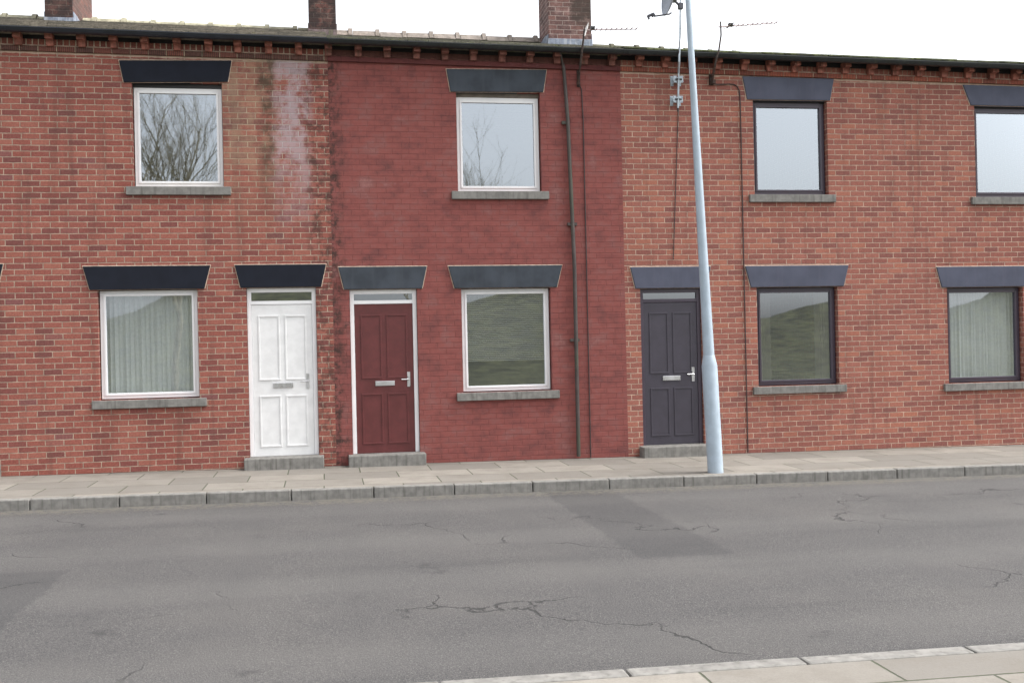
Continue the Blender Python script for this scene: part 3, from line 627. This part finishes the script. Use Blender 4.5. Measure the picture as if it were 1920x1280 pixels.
yagi(t, P(1357, 50.5, -.33), P(1455.5, 43.5, -.33), P(1347, 51, -.33), 11, None, P(1369.5, 48.3, -.33))
mb = MB(); mb.tube([P(1356, 50, -.33), P(1359, 55, -.33), P(1363, 53, -.33), P(1364, 49, -.33)], .004, 5)
e = P(1388.5, 208, -.012)
mb.tube([P(1335, 157, -.05), P(1345, 158.5, -.02), P(1368, 158, -.012), P(1376, 158.5, -.012), P(1382.5, 162.5, -.012), P(1386.5, 171, -.012), P(1387.5, 184, -.012), e, Vector((e.x, -.012, 2.8)), Vector((e.x, -.012, g(6)+.01))], .008, 6)
mb.build('cable', M['cable'], t)

# ------------------------------------------------------------------ dish mast, dish
YM = -.30
b0, b1 = P(1271.5, 203, YM), P(1276.5, -26, YM)
t = thing('dish_mast', 'slim galvanised mast clamped to brick by two bright brackets, left of the pale pole', 'mast', P(1271, 203, 0))
up = lambda py: b0+(b1-b0)*((203-py)/229)
W1 = P(1272.4, 137, -.13); W0 = P(1271.3, 203, -.13)
wl = lambda py: W0+(W1-W0)*((203-py)/66)
mb = MB(); mb.tube([W0, W1, up(116), up(88)], .0145, 10); mb.tube([up(92), b1], .0105, 8); mb.build('pole', M['galv'], t, smooth=True)
mb = MB(); mb.tube([wl(210), wl(201)], .012, 8); mb.build('end_cap', M['black'], t)
for py in (148.5, 186):
    c = wl(py); z = c.z; yb = c.y; mb = MB()
    for sg in (-1, 1):
        mb.box(c.x+sg*.055-.022, c.x+sg*.055+.022, -.008, -.001, z-.07, z+.07)
        mb.box(c.x+sg*.036-.004, c.x+sg*.036+.004, yb+.016, -.008, z-.03, z+.03)
        for dz in (-.045, .045): mb.tube([(c.x+sg*.058, -.001, z+dz), (c.x+sg*.058, -.022, z+dz)], .011, 6)
        for dz in (-.032, .032): mb.tube([(c.x+sg*.062, yb+.02, z+dz), (c.x+sg*.062, yb-.008, z+dz)], .009, 6)
        mb.box(c.x+sg*.045-.026, c.x+sg*.045+.026, yb+.010, yb+.016, z-.048, z+.048)
    mb.tube([(c.x-.026, yb+.02, z+.012), (c.x-.024, yb-.018, z+.012), (c.x+.024, yb-.018, z+.012), (c.x+.026, yb+.02, z+.012)], .006, 6)
    mb.box(c.x-.05, c.x+.05, yb-.012, yb-.002, z-.014, z+.004, 1)
    mb.build('clamp_bracket', [M['galv'], M['black']], t, bevel=.001)
mb = MB(); mb.tube([up(-5), up(60)+Vector((.016, 0, 0)), up(100)+Vector((-.014, -.012, 0)), P(1273.5, 118, -.2), P(1272.5, 135, -.06), P(1272, 203, -.02), P(1271.5, 215, -.012), Vector((b0.x-.02, -.012, 2.7)), Vector((b0.x-.02, -.03, 2.72))], .006, 6); mb.build('cable', M['cable'], t)

dc = P(1252.5, -12, YM-.10); ax = Vector((-.985, .02, .12)).normalized()
t = thing('satellite_dish', 'grey satellite dish seen nearly edge-on at the top of the slim mast', 'satellite dish', dc)
u = ax.cross(Vector((0, 0, 1))).normalized(); v = u.cross(ax).normalized()
def dish_surface(off, name, m):
    mb = MB(); rings, seg = 8, 36; vs = [dc+ax*(-.075+off)]; fs = []
    for r in range(1, rings+1):
        rr = r/rings
        for k in range(seg):
            q = 2*math.pi*k/seg; vs.append(dc+u*(.27*rr*math.cos(q))+v*(.295*rr*math.sin(q))+ax*(-.075*(1-rr*rr)+off))
    fs = [(0, 1+k, 1+(k+1) % seg) for k in range(seg)]
    for r in range(rings-1):
        fs += [(1+r*seg+k, 1+(r+1)*seg+k, 1+(r+1)*seg+(k+1) % seg, 1+r*seg+(k+1) % seg) for k in range(seg)]
    mb.add(vs, fs); return mb, vs
mb, vs = dish_surface(0, 'reflector', None); rim = vs[-36:]
mb.tube(rim+[rim[0]], .007, 6)
mb.build('reflector', M['dish'], t, smooth=True)
mb, vs = dish_surface(-.006, 'x', None); mb.build('dish_back', M['dish_dark'], t, smooth=True)
bot = P(1255, 27, YM-.10)
mb = MB(); lnb = P(1226, 31, YM-.12)
mb.tube([bot+Vector((.03, 0, .02)), bot, lnb], .011, 8); mb.build('feed_arm', M['dish_dark'], t)
mb = MB(); mb.tube([lnb, P(1222.5, 26, YM-.12)], .028, 10); mb.tube([P(1224, 27, YM-.12), P(1215, 31, YM-.12)], .02, 10); mb.tube([P(1215, 30, YM-.12), P(1217, 37, YM-.12)], [.02, .012], 8); mb.build('receiver', M['dish_dark'], t, smooth=True)
mb = MB(); bk = dc+ax*-.09
mb.tube([bk, P(1265, 2, YM-.06), up(12)], .018, 8); q = up(11); mb.box(q.x-.03, q.x+.03, YM-.04, YM+.03, q.z-.05, q.z+.03); mb.box(bk.x-.03, bk.x+.02, bk.y-.06, bk.y+.06, bk.z-.1, bk.z+.1); mb.build('mount', M['dish_dark'], t, bevel=.003)

# ------------------------------------------------------------------ street pole
YP = -2.0
c0, c1 = P(1290.3, 0, YP), P(1302.4, 208, YP); dr = (c0-c1)/(c0.z-c1.z)
foot = c1+dr*(g(c1.x)-c1.z); tp = c1+dr*(7.9-c1.z)
t = thing('street_pole', 'tall pale grey tapered street pole leaning slightly in front of the brick houses', 'pole', foot)
rr = lambda z: .0425+(c1.z-z)*.0085 if z < c1.z else .0425-(z-c1.z)*.0062
mb = MB(); zz = [1.35, 2.2, 3.2, c1.z, c0.z, 7.9]
mb.tube([c1+dr*(z-c1.z) for z in zz], [rr(z) for z in zz], 24); mb.build('shaft', M['pole'], t, smooth=True)
mb = MB(); mb.tube([foot-dr*.1, c1+dr*(1.25-c1.z), c1+dr*(1.38-c1.z)], [.095, .095, rr(1.38)+.002], 24); mb.build('base', M['pole'], t, smooth=True)

# ------------------------------------------------------------------ bare trees over the road (seen in the panes)
def tree(x, y, hgt, label, seed, spread=.55):
    rd = random.Random(seed); t = thing('bare_tree', label, 'tree', (x, y, g(x)-.3), 'bare trees over the road')
    tr, cr = MB(), MB(); base = Vector((x, y, g(x)-.3))
    def grow(p, d, L, r, lvl):
        n = 4 if lvl < 3 else 3; pts = [p]; q = p; dd = d.copy()
        for k in range(n):
            dd = (dd+Vector((rd.uniform(-1, 1), rd.uniform(-1, 1), rd.uniform(-.3, .7)))*.16).normalized(); q = q+dd*L/n; pts.append(q)
        (tr if lvl == 0 else cr).tube(pts, [r*(1-.45*k/n) for k in range(n+1)], 10 if lvl == 0 else (6 if lvl < 3 else 4))
        if lvl >= 5: return
        for k in range(4 if lvl else 6):
            f = rd.uniform(.35, 1) if lvl else rd.uniform(.55, 1); i = min(n-1, int(f*n)); o = pts[i].lerp(pts[i+1], f*n-i)
            nd = (dd+Vector((rd.uniform(-1, 1), rd.uniform(-1, 1), rd.uniform(-.1, .9)))*(spread+.28)).normalized()
            grow(o, nd, L*rd.uniform(.55, .8), r*.5, lvl+1)
    grow(base, Vector((0, 0, 1)), hgt*.36, hgt*.0095, 0)
    tr.build('trunk', M['bark'], t, smooth=True); cr.build('branches', M['bark'], t, smooth=True)
tree(-5.6, -27, 15.5, 'large bare tree across the road, mirrored in the white-framed window of the stained house', 5)
tree(4.2, -28, 11.5, 'smaller bare tree across the road, mirrored at the edge of the painted house window', 11)

# ------------------------------------------------------------------ light
w = bpy.data.worlds.new('World'); scn.world = w; w.use_nodes = True; nt = w.node_tree
SUN_EL, SUN_AZ = R(56), R(100)       # azimuth: sky rotation measured from +y, clockwise seen from above
sky = nt.nodes.new('ShaderNodeTexSky'); sky.sky_type = 'NISHITA'; sky.sun_disc = False
sky.sun_elevation = SUN_EL; sky.sun_rotation = SUN_AZ; sky.air_density = 1.0; sky.dust_density = 4.0; sky.ozone_density = 1.0
hs = nt.nodes.new('ShaderNodeHueSaturation'); hs.inputs['Saturation'].default_value = .16
bg = nt.nodes['Background']; nt.links.new(sky.outputs[0], hs.inputs['Color']); nt.links.new(hs.outputs[0], bg.inputs[0]); bg.inputs[1].default_value = .13
ld = bpy.data.lights.new('sun', 'SUN'); ld.energy = .9; ld.angle = R(22); ld.color = (1, .96, .9)
sun = bpy.data.objects.new('sun', ld); COL.objects.link(sun)
sd = Vector((math.sin(SUN_AZ)*math.cos(SUN_EL), math.cos(SUN_AZ)*math.cos(SUN_EL), math.sin(SUN_EL)))
sun.rotation_euler = sd.to_track_quat('Z', 'Y').to_euler()
vs_ = scn.view_settings; vs_.view_transform = 'Standard'; vs_.look = 'None'; vs_.exposure = 1.64; vs_.gamma = 1.0; vs_.use_curve_mapping = False
print('EDGE', [round(e, 2) for e in EDGE], 'eaves', round(zc(0), 2), 'ridge', round(ridA(-3), 2), round(ridB(2), 2), round(ridC(6), 2), 'pole', foot)
